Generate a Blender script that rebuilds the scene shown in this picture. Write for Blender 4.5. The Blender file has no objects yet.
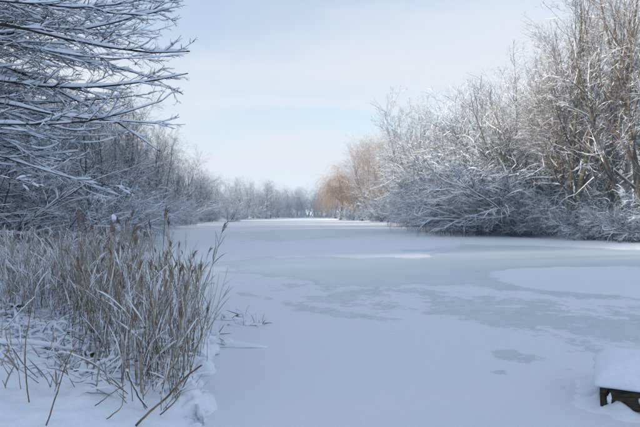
import bpy, math
import numpy as np

# ------------------------------------------------------------------ camera, sky, sun, exposure
SC = bpy.context.scene
COL = SC.collection
W0, H0, FPX = 640.0, 427.0, 554.0          # photograph's pixel frame and focal length in its pixels
HORIZON = 214.3
CAM_Z = 1.75                               # metres above the ice

cam_data = bpy.data.cameras.new('camera')
cam_data.sensor_width = 36.0
cam_data.lens = 36.0 * FPX / W0
cam_data.clip_start = 0.1
cam_data.clip_end = 4000.0
cam = bpy.data.objects.new('camera', cam_data)
COL.objects.link(cam)
cam.location = (0, 0, CAM_Z)
cam.rotation_euler = (math.radians(90) + math.atan((HORIZON - H0 / 2) / FPX), 0, 0)
SC.camera = cam

SUN_EL = 10.0
SUN_AZ = math.degrees(math.atan2(-0.94, -0.34))   # from behind, off to the reed side
world = bpy.data.worlds.new('World')
SC.world = world
world.use_nodes = True
wn, wl = world.node_tree.nodes, world.node_tree.links
wn.clear()
w_out = wn.new('ShaderNodeOutputWorld')
w_bg = wn.new('ShaderNodeBackground')
w_bg.inputs['Strength'].default_value = 0.15
w_sky = wn.new('ShaderNodeTexSky')
w_sky.sky_type = 'NISHITA'
w_sky.sun_disc = False
w_sky.sun_elevation = math.radians(SUN_EL)
w_sky.sun_rotation = math.radians(SUN_AZ)
w_sky.air_density = 1.0
w_sky.dust_density = 0.7
w_sky.ozone_density = 2.2
w_tc = wn.new('ShaderNodeTexCoord')
w_sep = wn.new('ShaderNodeSeparateXYZ')
wl.new(w_tc.outputs['Generated'], w_sep.inputs[0])
w_add = wn.new('ShaderNodeMath'); w_add.operation = 'MAXIMUM'; w_add.inputs[1].default_value = 0.0
wl.new(w_sep.outputs['Z'], w_add.inputs[0])
w_add2 = wn.new('ShaderNodeMath'); w_add2.operation = 'ADD'; w_add2.inputs[1].default_value = 0.12
wl.new(w_add.outputs[0], w_add2.inputs[0])
w_dx = wn.new('ShaderNodeMath'); w_dx.operation = 'DIVIDE'
w_dy = wn.new('ShaderNodeMath'); w_dy.operation = 'DIVIDE'
wl.new(w_sep.outputs['X'], w_dx.inputs[0]); wl.new(w_add2.outputs[0], w_dx.inputs[1])
wl.new(w_sep.outputs['Y'], w_dy.inputs[0]); wl.new(w_add2.outputs[0], w_dy.inputs[1])
w_cmb = wn.new('ShaderNodeCombineXYZ')
wl.new(w_dx.outputs[0], w_cmb.inputs[0]); wl.new(w_dy.outputs[0], w_cmb.inputs[1])
w_map = wn.new('ShaderNodeMapping')
w_map.inputs['Rotation'].default_value = (0, 0, math.radians(-24))
w_map.inputs['Scale'].default_value = (0.42, 0.72, 1)
w_map.inputs['Location'].default_value = (3.1, 1.7, 0)
wl.new(w_cmb.outputs[0], w_map.inputs[0])
w_noise = wn.new('ShaderNodeTexNoise')
w_noise.inputs['Scale'].default_value = 1.15
w_noise.inputs['Detail'].default_value = 6
w_noise.inputs['Roughness'].default_value = 0.52
w_noise.inputs['Distortion'].default_value = 0.5
wl.new(w_map.outputs[0], w_noise.inputs['Vector'])
w_ramp = wn.new('ShaderNodeMapRange')
w_ramp.interpolation_type = 'SMOOTHSTEP'
w_ramp.inputs['From Min'].default_value = 0.38
w_ramp.inputs['From Max'].default_value = 0.64
w_ramp.inputs['To Min'].default_value = 0.24       # optical depth of the thin cloud, straight up
w_ramp.inputs['To Max'].default_value = 0.95
wl.new(w_noise.outputs[0], w_ramp.inputs['Value'])
w_mix = wn.new('ShaderNodeMix'); w_mix.data_type = 'RGBA'
w_mix.inputs['B'].default_value = (2.68, 2.70, 2.86, 1)      # thin high cloud, same radiance scale as the sky node
w_sl = wn.new('ShaderNodeMath'); w_sl.operation = 'DIVIDE'      # longer path through it near the horizon
wl.new(w_ramp.outputs[0], w_sl.inputs[0]); wl.new(w_add2.outputs[0], w_sl.inputs[1])
w_ng = wn.new('ShaderNodeMath'); w_ng.operation = 'MULTIPLY'; w_ng.inputs[1].default_value = -1.0
wl.new(w_sl.outputs[0], w_ng.inputs[0])
w_ex = wn.new('ShaderNodeMath'); w_ex.operation = 'EXPONENT'
wl.new(w_ng.outputs[0], w_ex.inputs[0])
w_om = wn.new('ShaderNodeMath'); w_om.operation = 'SUBTRACT'; w_om.inputs[0].default_value = 1.0
wl.new(w_ex.outputs[0], w_om.inputs[1])
wl.new(w_om.outputs[0], w_mix.inputs['Factor'])
wl.new(w_sky.outputs[0], w_mix.inputs['A'])
wl.new(w_mix.outputs['Result'], w_bg.inputs['Color'])
wl.new(w_bg.outputs[0], w_out.inputs[0])

sun_data = bpy.data.lights.new('sun', 'SUN')
sun_data.energy = 5.0
sun_data.angle = math.radians(1.5)
sun_data.color = (1.0, 0.83, 0.62)
sun = bpy.data.objects.new('sun', sun_data)
COL.objects.link(sun)
_e, _a = math.radians(SUN_EL), math.radians(SUN_AZ)
from mathutils import Vector
_to_sun = Vector((math.sin(_a) * math.cos(_e), math.cos(_a) * math.cos(_e), math.sin(_e)))
sun.rotation_euler = _to_sun.to_track_quat('Z', 'Y').to_euler()
sun.location = (-30, -30, 40)

SC.view_settings.view_transform = 'Standard'
SC.view_settings.look = 'None'
SC.view_settings.gamma = 1.0
SC.view_settings.use_curve_mapping = False
SC.view_settings.exposure = 1.06
SC.render.engine = 'CYCLES'
SC.cycles.max_bounces = 5
SC.cycles.diffuse_bounces = 3
SC.cycles.glossy_bounces = 2
SC.cycles.transmission_bounces = 1
SC.cycles.volume_bounces = 1
SC.cycles.use_denoising = True

# ------------------------------------------------------------------ small maths
RNG = np.random.default_rng(11)

def at(px, py, z=0.0, depth=None):
    """photo pixel -> point, on the level z or at a given depth"""
    tx = (px - W0 / 2) / FPX
    tz = -(py - HORIZON) / FPX
    d = depth if depth is not None else (z - CAM_Z) / tz
    return np.array([tx * d, d, CAM_Z + tz * d])

def sstep(a, b, x):
    t = np.clip((x - a) / (b - a), 0, 1)
    return t * t * (3 - 2 * t)

def vnoise(x, y, seed=0):
    x = np.asarray(x, float); y = np.asarray(y, float)
    xi = np.floor(x).astype(np.int64); yi = np.floor(y).astype(np.int64)
    xf = x - xi; yf = y - yi
    u = xf * xf * (3 - 2 * xf); v = yf * yf * (3 - 2 * yf)
    def h(a, b):
        n = (a * 374761393 + b * 668265263 + seed * 1442695041) & 0x7fffffff
        n = ((n ^ (n >> 13)) * 1274126177) & 0x7fffffff
        n = n ^ (n >> 16)
        return (n & 0xffff) / 65535.0
    return (h(xi, yi) * (1 - u) + h(xi + 1, yi) * u) * (1 - v) + (h(xi, yi + 1) * (1 - u) + h(xi + 1, yi + 1) * u) * v

def fbm(x, y, seed=0, octv=4):
    s = 0; a = 0.5; f = 1.0
    for i in range(octv):
        s = s + a * vnoise(x * f + 17.3 * i, y * f - 9.1 * i, seed + i)
        a *= 0.5; f *= 2.03
    return s

def poly_sd(x, y, poly):
    """signed distance to a polygon, negative inside"""
    P = np.asarray(poly, float)
    x = np.asarray(x, float); y = np.asarray(y, float)
    best = np.full(x.shape, 1e18); inside = np.zeros(x.shape, bool)
    n = len(P)
    for i in range(n):
        ax, ay = P[i]; bx, by = P[(i + 1) % n]
        ex, ey = bx - ax, by - ay
        t = np.clip(((x - ax) * ex + (y - ay) * ey) / (ex * ex + ey * ey + 1e-12), 0, 1)
        dx = x - ax - t * ex; dy = y - ay - t * ey
        best = np.minimum(best, dx * dx + dy * dy)
        c = ((ay > y) != (by > y)) & (x < ex * (y - ay) / (by - ay + 1e-12) + ax)
        inside ^= c
    d = np.sqrt(best)
    return np.where(inside, -d, d)

# shoreline of the frozen lake, metres
LAKE = [(-0.85, 2.2), (-1.0, 4.5), (-1.25, 5.6), (-1.45, 7.0), (-1.75, 8.6), (-2.5, 10.6), (-6, 18), (-11, 35), (-17, 60),
        (-21, 82), (-24, 114), (-27, 150), (-20, 185), (-14, 215), (-9, 262), (4, 262), (3, 215), (6.5, 181),
        (10, 150), (15, 105), (14.2, 70), (13.4, 52), (14.0, 45), (17.3, 39.5), (20.5, 35.5), (24, 22), (23, 8), (18, 2.0)]

def ground_h(x, y):
    x = np.asarray(x, float); y = np.asarray(y, float)
    d = poly_sd(x, y, LAKE)
    r = np.hypot(x, y)
    near = sstep(30, 10, r)
    d = d + (fbm(x * 0.8, y * 0.8, 5) - 0.47) * np.clip(0.25 + r * 0.012, 0, 1.6) + (fbm(x * 3.1, y * 3.1, 6, 3) - 0.44) * 0.30 * near
    h = -0.35 * sstep(0.0, -0.35, d) + 0.10 * sstep(-0.02, 0.12, d) * near + (0.24 - 0.10 * near) * sstep(0.05, 1.0, d) + 0.22 * sstep(1.5, 9, d) + 0.5 * sstep(8, 60, d)
    h = h + (fbm(x * 0.33, y * 0.33, 9) - 0.47) * 0.35 * sstep(0.3, 4, d)
    lump = (fbm(x * 2.6, y * 2.6, 21, 3) - 0.44) * 0.16 + (fbm(x * 7, y * 7, 33, 3) - 0.44) * 0.045
    h = h + lump * near * sstep(-0.1, 0.5, d)
    over = overgrown(x, y)
    return h + over * near * sstep(0.05, 0.4, d) * (0.12 * sstep(0.30, 0.60, hollow(x, y)) - 0.07)

def overgrown(x, y):
    """where plants under the snow leave hollows: everywhere but the smooth slope in front"""
    return sstep(5.2, 6.0, y + 0.25 * np.sin(x * 2.1) + 0.9 * (fbm(x * 1.3, y * 1.3, 41, 2) - 0.4))

def hollow(x, y):
    q = fbm(x * 3.0, y * 3.0, 43, 2) - 0.4
    return fbm(x * 4.2 + q, y * 4.2 - q, 45, 4) + 0.06

# ------------------------------------------------------------------ mesh helpers
def make_mesh(name, verts, faces, smooth=True):
    """verts (n,3), faces list of (m,k) arrays"""
    me = bpy.data.meshes.new(name)
    verts = np.ascontiguousarray(verts, np.float32)
    fs = [np.ascontiguousarray(f, np.int32) for f in (faces if isinstance(faces, (list, tuple)) else [faces]) if len(f)]
    loops = np.concatenate([f.ravel() for f in fs])
    counts = np.concatenate([np.full(len(f), f.shape[1], np.int32) for f in fs])
    starts = np.concatenate([[0], np.cumsum(counts)[:-1]]).astype(np.int32)
    me.vertices.add(len(verts)); me.vertices.foreach_set('co', verts.ravel())
    me.loops.add(len(loops)); me.loops.foreach_set('vertex_index', loops)
    me.polygons.add(len(counts))
    me.polygons.foreach_set('loop_start', starts)
    me.polygons.foreach_set('loop_total', counts)
    me.polygons.foreach_set('use_smooth', np.full(len(counts), smooth, bool))
    me.update(calc_edges=True)
    return me

class Geo:
    def __init__(self):
        self.v = []; self.f = {}; self.n = 0
    def add(self, verts, faces):
        verts = np.asarray(verts, float).reshape(-1, 3); faces = np.asarray(faces, np.int64)
        self.f.setdefault(faces.shape[1], []).append(faces + self.n)
        self.v.append(verts); self.n += len(verts)
    def mesh(self, name, mat, smooth=True):
        me = make_mesh(name, np.concatenate(self.v), [np.concatenate(a) for a in self.f.values()], smooth)
        me.materials.append(mat)
        return me

def tangents(P):
    T = np.empty_like(P)
    T[:, 1:-1] = P[:, 2:] - P[:, :-2]
    T[:, 0] = P[:, 1] - P[:, 0]; T[:, -1] = P[:, -1] - P[:, -2]
    return T / (np.linalg.norm(T, axis=2, keepdims=True) + 1e-9)

def grid_faces(B, N, K, closed):
    b = np.arange(B)[:, None, None] * (N * K)
    i = np.arange(N - 1)[None, :, None] * K
    k = np.arange(K if closed else K - 1)[None, None, :]
    k2 = (k + 1) % K
    f = np.stack([b + i + k, b + i + k2, b + i + K + k2, b + i + K + k], -1)
    return f.reshape(-1, 4)

def tubes(geo, P, R, K=5, lump=0.0, rng=None):
    """P (B,N,3) R (B,N): closed tubes with capped ends"""
    B, N = R.shape
    T = tangents(P)
    ref = np.where(np.abs(T[..., 2:3]) > 0.9, np.array([1.0, 0, 0]), np.array([0, 0, 1.0]))
    S = np.cross(T, ref); S /= np.linalg.norm(S, axis=2, keepdims=True) + 1e-9
    U = np.cross(S, T)
    a = np.arange(K) * 2 * np.pi / K
    rr = R[:, :, None] * np.ones(K)
    if lump and rng is not None:
        rr = rr * (1 + lump * rng.normal(size=rr.shape))
    V = P[:, :, None] + rr[..., None] * (np.cos(a)[:, None] * S[:, :, None] + np.sin(a)[:, None] * U[:, :, None])
    geo.add(V, grid_faces(B, N, K, True))
    base = np.arange(B)[:, None] * (N * K) + (geo.n - B * N * K)
    cap = base + (N - 1) * K + np.arange(K)[None]
    if K > 3: geo.f.setdefault(K, []).append(cap)

def snow_on(geo, P, R, rng, base=0.02, k=0.7, fill=0.75, fine=False, wide=1.0, lean_pow=1.5):
    """a ridge of snow lying along the upper side of every branch"""
    B, N = R.shape
    T = tangents(P)
    hz = np.sqrt(np.clip(1 - T[..., 2] ** 2, 0, 1))
    S = np.cross(T, np.array([0, 0, 1.0])); S /= np.linalg.norm(S, axis=2, keepdims=True) + 1e-6
    n = rng.random((B, N))
    n = 0.6 * n + 0.2 * np.roll(n, 1, 1) + 0.2 * np.roll(n, -1, 1)
    n = n * 0.78 + 0.22 * rng.random((B, 1)) if fine else n * 0.4 + 0.13 + 0.42 * rng.random((B, 1))
    amt = np.clip((n - (0.62 - 0.42 * fill)) / 0.26, 0, 1.25) * hz ** lean_pow
    amt[:, -1] = 0; amt[:, -2] *= 0.7
    hs = (base + k * R) * amt
    on = sstep(0.0, 0.12, amt)
    w = (R * 0.9 + 0.45 * hs * wide) * on + R * 0.2 * (1 - on)
    z0 = R * 0.25
    up = np.array([0, 0, 1.0])
    def pt(sx, zz):
        return P + S * (sx * w)[..., None] + up * zz[..., None]
    if fine:
        ring = [pt(-1.0, z0), pt(-0.85, (z0 + R * 0.6 + 0.55 * hs) * on), pt(-0.4, (R + hs * 0.93) * on), pt(0.4, (R + hs * 0.93) * on),
                pt(0.85, (z0 + R * 0.6 + 0.55 * hs) * on), pt(1.0, z0), pt(0, -R * 0.2)]
        K = 7
    else:
        ring = [pt(-1.0, z0), pt(-0.1, (R + hs) * on), pt(1.0, z0)]
        K = 3
    geo.add(np.stack(ring, 2), grid_faces(B, N, K, fine))
    if not fine: return                    # thin ridges rest open side down on the twig
    b0 = geo.n - B * N * K
    base_i = np.arange(B)[:, None] * (N * K) + b0
    geo.f.setdefault(K, []).append(base_i + (N - 1) * K + np.arange(K)[None])
    geo.f.setdefault(K, []).append(base_i + np.arange(K)[None][:, ::-1])

def ribbons(geo, P, Wd, side, fold=0.25):
    """leaf blades: a shallow V along P with half width Wd (B,N), side (B,3)"""
    B, N = Wd.shape
    T = tangents(P)
    S = np.broadcast_to(side[:, None], P.shape)
    S = S - T * (S * T).sum(2, keepdims=True); S = S / (np.linalg.norm(S, axis=2, keepdims=True) + 1e-6)
    Nn = np.cross(S, T)
    w = Wd[..., None]
    V = np.stack([P - S * w + Nn * w * fold, P, P + S * w + Nn * w * fold], 2)
    geo.add(V, grid_faces(B, N, 3, False))

def unit(v):
    return v / (np.linalg.norm(v, axis=-1, keepdims=True) + 1e-9)

def grow(start, d, length, N, wob, up, rng):
    B = len(start)
    P = np.empty((B, N, 3)); P[:, 0] = start
    d = unit(d).copy()
    step = (length / (N - 1))[:, None]
    for i in range(1, N):
        d = d + rng.normal(size=(B, 3)) * wob
        d[:, 2] += up
        d = unit(d)
        P[:, i] = P[:, i - 1] + d * step
    return P

def spawn(P, R, L, per, rng, t0=0.25, t1=1.0, ang=(30, 60), ratio=0.5, rr=0.6, N=5, wob=0.12, up=0.05, taper=0.85,
          shape=0.5, flat=0.0, bias=None, rmin=0.003, tpow=1.0):
    """children for every branch in (P,R,L)"""
    B, M = R.shape
    cnt = rng.poisson(per * np.clip(L / (L.mean() + 1e-9), 0.35, 1.8)).astype(int)
    idx = np.repeat(np.arange(B), cnt)
    C = len(idx)
    t = t0 + (t1 - t0) * rng.random(C) ** tpow
    f = t * (M - 1); i0 = np.clip(f.astype(int), 0, M - 2); u = (f - i0)[:, None]
    pos = P[idx, i0] * (1 - u) + P[idx, i0 + 1] * u
    r = R[idx, i0] * (1 - u[:, 0]) + R[idx, i0 + 1] * u[:, 0]
    T = unit(P[idx, i0 + 1] - P[idx, i0])
    q = rng.normal(size=(C, 3)); q[:, 2] *= (1 - flat)
    q = q - T * (q * T).sum(1, keepdims=True); q = unit(q)
    a = np.radians(rng.uniform(ang[0], ang[1], C))[:, None]
    d = np.cos(a) * T + np.sin(a) * q
    if bias is not None:
        d = d + np.asarray(bias)
    ln = L[idx] * ratio * (1 - shape * t) * rng.uniform(0.6, 1.3, C)
    cP = grow(pos, d, ln, N, wob, up, rng)
    r0 = np.maximum(np.minimum(r * rr, r * 0.95), rmin)
    tt = np.linspace(0, 1, N)
    cR = np.maximum(r0[:, None] * (1 - taper * tt), rmin * 0.6)
    return cP, cR, ln

# ------------------------------------------------------------------ materials
def new_mat(name):
    m = bpy.data.materials.new(name); m.use_nodes = True
    n, l = m.node_tree.nodes, m.node_tree.links
    b = n['Principled BSDF']
    return m, n, l, b

def noise_node(n, l, scale, detail=4, coord='Object', rough=0.55, vec_scale=None):
    tc = n.new('ShaderNodeTexCoord')
    src = tc.outputs[coord]
    if vec_scale:
        mp = n.new('ShaderNodeMapping'); mp.inputs['Scale'].default_value = vec_scale
        l.new(src, mp.inputs[0]); src = mp.outputs[0]
    t = n.new('ShaderNodeTexNoise'); t.inputs['Scale'].default_value = scale
    t.inputs['Detail'].default_value = detail; t.inputs['Roughness'].default_value = rough
    l.new(src, t.inputs['Vector'])
    return t

def ramp(n, l, src, stops):
    r = n.new('ShaderNodeValToRGB'); e = r.color_ramp.elements
    while len(e) > len(stops): e.remove(e[-1])
    while len(e) < len(stops): e.new(0.5)
    for el, (p, c) in zip(e, stops):
        el.position = p; el.color = (*c, 1) if len(c) == 3 else c
    l.new(src, r.inputs[0])
    return r

def two_tone(name, c1, c2, scale, rough=0.85, bump=0.0, vec_scale=None, spec=0.2, lo=0.35, hi=0.65):
    m, n, l, b = new_mat(name)
    t = noise_node(n, l, scale, vec_scale=vec_scale)
    r = ramp(n, l, t.outputs[0], [(lo, c1), (hi, c2)])
    l.new(r.outputs[0], b.inputs['Base Color'])
    b.inputs['Roughness'].default_value = rough
    b.inputs['Specular IOR Level'].default_value = spec
    if bump:
        bp = n.new('ShaderNodeBump'); bp.inputs['Strength'].default_value = bump; bp.inputs['Distance'].default_value = 0.02
        l.new(t.outputs[0], bp.inputs['Height']); l.new(bp.outputs[0], b.inputs['Normal'])
    return m

def snow_mat(name, bump=0.25, scale=22.0):
    m, n, l, b = new_mat(name)
    t = noise_node(n, l, scale, 5)
    r = ramp(n, l, t.outputs[0], [(0.3, (0.72, 0.80, 0.91)), (0.7, (0.80, 0.87, 0.97))])
    l.new(r.outputs[0], b.inputs['Base Color'])
    b.inputs['Roughness'].default_value = 0.75
    b.inputs['Specular IOR Level'].default_value = 0.15
    if bump:
        bp = n.new('ShaderNodeBump'); bp.inputs['Strength'].default_value = bump; bp.inputs['Distance'].default_value = 0.02
        l.new(t.outputs[0], bp.inputs['Height']); l.new(bp.outputs[0], b.inputs['Normal'])
    return m

M_SNOW = snow_mat('snow', 0.3, 26)
M_SNOW_TREE = snow_mat('snow_on_branches', 0.0, 6)
M_BARK_DARK = two_tone('bark_dark', (0.020, 0.018, 0.017), (0.060, 0.050, 0.042), 9, bump=0.4)
M_BARK_WARM = two_tone('bark_warm', (0.045, 0.042, 0.032), (0.125, 0.115, 0.086), 5, bump=0.4)
M_TWIG = two_tone('twig', (0.024, 0.023, 0.026), (0.064, 0.058, 0.058), 3)
M_TWIG_WARM = two_tone('twig_warm', (0.065, 0.050, 0.038), (0.145, 0.115, 0.085), 3)
M_WILLOW = two_tone('willow_twig', (0.23, 0.14, 0.07), (0.38, 0.26, 0.15), 2)
M_TAN = two_tone('tan_twig', (0.17, 0.105, 0.06), (0.31, 0.205, 0.125), 2)
M_REED = two_tone('dry_reed', (0.22, 0.182, 0.138), (0.46, 0.392, 0.308), 7, rough=0.7)
M_REED_DARK = two_tone('dry_reed_dark', (0.08, 0.06, 0.042), (0.24, 0.18, 0.12), 8, rough=0.8)
M_PLUME = two_tone('seed_head', (0.13, 0.10, 0.075), (0.27, 0.21, 0.16), 14, rough=0.95)
M_WOOD = two_tone('old_wet_wood', (0.012, 0.010, 0.008), (0.075, 0.058, 0.040), 9, rough=0.75, bump=0.6, vec_scale=(1, 1, 6))

# ground: snow over leaf litter that shows where the snow is thin or steep
M_GROUND, n, l, b = new_mat('snowy_ground')
t1 = noise_node(n, l, 30, 5)
t2 = noise_node(n, l, 5.5, 5, rough=0.65)
geo_n = n.new('ShaderNodeNewGeometry')
sep = n.new('ShaderNodeSeparateXYZ'); l.new(geo_n.outputs['Normal'], sep.inputs[0])
mr = n.new('ShaderNodeMapRange'); mr.inputs['From Min'].default_value = 0.30; mr.inputs['From Max'].default_value = 0.62
ad = n.new('ShaderNodeMath'); ad.operation = 'MULTIPLY_ADD'; ad.inputs[1].default_value = 0.35; 
l.new(t2.outputs[0], ad.inputs[0]); l.new(sep.outputs['Z'], ad.inputs[2])
sb = n.new('ShaderNodeMath'); sb.operation = 'SUBTRACT'; sb.inputs[1].default_value = 0.17
l.new(ad.outputs[0], sb.inputs[0]); l.new(sb.outputs[0], mr.inputs['Value'])
sn = ramp(n, l, t1.outputs[0], [(0.3, (0.72, 0.80, 0.91)), (0.7, (0.80, 0.87, 0.97))])
li = ramp(n, l, t1.outputs[0], [(0.3, (0.020, 0.015, 0.011)), (0.7, (0.085, 0.062, 0.042))])
mx = n.new('ShaderNodeMix'); mx.data_type = 'RGBA'
at_l = n.new('ShaderNodeAttribute'); at_l.attribute_name = 'litter'
lr = n.new('ShaderNodeMapRange'); lr.inputs['From Min'].default_value = 0.95; lr.inputs['From Max'].default_value = 1.2
ls_ = n.new('ShaderNodeMath'); ls_.operation = 'ADD'
tl = noise_node(n, l, 14, 6, rough=0.7)
l.new(tl.outputs[0], ls_.inputs[0]); l.new(at_l.outputs['Fac'], ls_.inputs[1]); l.new(ls_.outputs[0], lr.inputs['Value'])
lm = n.new('ShaderNodeMath'); lm.operation = 'SUBTRACT'; lm.use_clamp = True
l.new(mr.outputs[0], lm.inputs[0]); l.new(lr.outputs[0], lm.inputs[1])
l.new(lm.outputs[0], mx.inputs['Factor']); l.new(li.outputs[0], mx.inputs['A']); l.new(sn.outputs[0], mx.inputs['B'])
l.new(mx.outputs['Result'], b.inputs['Base Color'])
b.inputs['Roughness'].default_value = 0.8; b.inputs['Specular IOR Level'].default_value = 0.15
bp = n.new('ShaderNodeBump'); bp.inputs['Strength'].default_value = 0.35; bp.inputs['Distance'].default_value = 0.02
l.new(t1.outputs[0], bp.inputs['Height']); l.new(bp.outputs[0], b.inputs['Normal'])

# frozen lake: bare ice where the wind swept the snow off (attribute 'bare'), broken up by noise
M_ICE, n, l, b = new_mat('frozen_lake')
at_n = n.new('ShaderNodeAttribute'); at_n.attribute_name = 'bare'
tA = noise_node(n, l, 0.9, 7, rough=0.68, vec_scale=(1.0, 0.75, 1))
tB = noise_node(n, l, 4.2, 10, rough=0.9)
tC = noise_node(n, l, 45.0, 4)
tD = noise_node(n, l, 0.23, 4)
s1 = n.new('ShaderNodeMath'); s1.operation = 'MULTIPLY_ADD'; s1.inputs[1].default_value = 1.6
l.new(tA.outputs[0], s1.inputs[0]); l.new(at_n.outputs['Fac'], s1.inputs[2])
s2 = n.new('ShaderNodeMath'); s2.operation = 'MULTIPLY_ADD'; s2.inputs[1].default_value = 1.7
l.new(tB.outputs[0], s2.inputs[0]); l.new(s1.outputs[0], s2.inputs[2])
mk = n.new('ShaderNodeMapRange'); mk.interpolation_type = 'SMOOTHSTEP'
mk.inputs['From Min'].default_value = 1.965; mk.inputs['From Max'].default_value = 2.065
l.new(s2.outputs[0], mk.inputs['Value'])
lim = n.new('ShaderNodeMath'); lim.operation = 'MULTIPLY'
lv = n.new('ShaderNodeMapRange'); lv.inputs['From Min'].default_value = 0.3; lv.inputs['From Max'].default_value = 0.7
lv.inputs['To Min'].default_value = 0.72; lv.inputs['To Max'].default_value = 0.98
l.new(tD.outputs[0], lv.inputs['Value']); l.new(mk.outputs[0], lim.inputs[0]); l.new(lv.outputs[0], lim.inputs[1])
ic = ramp(n, l, tB.outputs[0], [(0.3, (0.47, 0.61, 0.68)), (0.7, (0.58, 0.71, 0.77))])
sw = ramp(n, l, tC.outputs[0], [(0.3, (0.72, 0.80, 0.91)), (0.7, (0.79, 0.86, 0.96))])
mx = n.new('ShaderNodeMix'); mx.data_type = 'RGBA'
l.new(lim.outputs[0], mx.inputs['Factor']); l.new(sw.outputs[0], mx.inputs['A']); l.new(ic.outputs[0], mx.inputs['B'])
l.new(mx.outputs['Result'], b.inputs['Base Color'])
rg = n.new('ShaderNodeMapRange'); rg.inputs['To Min'].default_value = 0.58; rg.inputs['To Max'].default_value = 0.40
l.new(lim.outputs[0], rg.inputs['Value']); l.new(rg.outputs[0], b.inputs['Roughness'])
b.inputs['Specular IOR Level'].default_value = 0.5
sh = n.new('ShaderNodeMapRange'); sh.inputs['To Min'].default_value = 0.50; sh.inputs['To Max'].default_value = 0.08
l.new(lim.outputs[0], sh.inputs['Value']); l.new(sh.outputs[0], b.inputs['Sheen Weight'])
b.inputs['Sheen Roughness'].default_value = 0.35; b.inputs['Sheen Tint'].default_value = (0.88, 0.94, 1.0, 1)
hsum = n.new('ShaderNodeMath'); hsum.operation = 'MULTIPLY_ADD'; hsum.inputs[1].default_value = -1.6
l.new(lim.outputs[0], hsum.inputs[0])
hm = n.new('ShaderNodeMath'); hm.operation = 'MULTIPLY_ADD'; hm.inputs[1].default_value = 0.35
l.new(tC.outputs[0], hm.inputs[0]); l.new(tB.outputs[0], hm.inputs[2])
l.new(hm.outputs[0], hsum.inputs[2])
bp = n.new('ShaderNodeBump'); bp.inputs['Strength'].default_value = 0.5; bp.inputs['Distance'].default_value = 0.03
l.new(hsum.outputs[0], bp.inputs['Height']); l.new(bp.outputs[0], b.inputs['Normal'])

# ------------------------------------------------------------------ object helpers
def obj(name, me, parent=None, loc=None):
    o = bpy.data.objects.new(name, me); COL.objects.link(o)
    if parent is not None: o.parent = parent
    if loc is not None: o.location = loc
    return o

def tag(o, label, cat, group=None):
    o['label'] = label; o['category'] = cat
    if group: o['group'] = group
    return o

def thing(name, label, cat, loc=(0, 0, 0), rz=0.0, group=None, scale=1.0):
    o = obj(name, None, None, loc)
    o.empty_display_size = 0.2
    o.rotation_euler = (0, 0, rz); o.scale = (scale, scale, scale)
    return tag(o, label, cat, group)

# ------------------------------------------------------------------ the setting
def spaced(lo, hi, n, c, fine):
    """coordinates from lo to hi, dense round c"""
    a, b_ = math.asinh((lo - c) / fine), math.asinh((hi - c) / fine)
    return c + fine * np.sinh(np.linspace(a, b_, n))

def sheet(xs, ys, hfun):
    X, Y = np.meshgrid(xs, ys)
    Z = hfun(X, Y)
    nx, ny = len(xs), len(ys)
    V = np.stack([X, Y, Z], -1).reshape(-1, 3)
    return V, grid_faces(1, ny, nx, False)

PX0, PX1, PY0, PY1 = -8.0, 0.4, 3.0, 13.5          # finely modelled snow of the reed bank
def coarse_h(x, y):
    h = ground_h(x, y)
    ins = sstep(0, 0.6, np.minimum(np.minimum(x - PX0, PX1 - x), np.minimum(y - PY0, PY1 - y)))
    return h - 0.30 * ins
V, F = sheet(spaced(-640, 640, 220, -3, 9.0), spaced(-300, 900, 230, 12, 9.0), coarse_h)
g = make_mesh('ground', V, F); g.materials.append(M_GROUND)
o = obj('ground', g); o['kind'] = 'structure'

def fine_h(x, y):
    h = ground_h(x, y)
    edge = np.minimum(np.minimum(x - PX0, PX1 - x), np.minimum(y - PY0, PY1 - y))
    return h - 0.05 * sstep(0.15, 0.0, edge)
V, F = sheet(np.arange(PX0, PX1, 0.038), np.arange(PY0, PY1, 0.046), fine_h)
g = make_mesh('snow_bank', V, F); g.materials.append(M_GROUND)
lit = overgrown(V[:, 0], V[:, 1]) * sstep(0.44, 0.32, hollow(V[:, 0], V[:, 1])) * sstep(0.1, 0.3, poly_sd(V[:, 0], V[:, 1], LAKE))
a_ = g.attributes.new('litter', 'FLOAT', 'POINT'); a_.data.foreach_set('value', lit.astype(np.float32))
o = obj('snow_bank', g); o['kind'] = 'structure'

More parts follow.
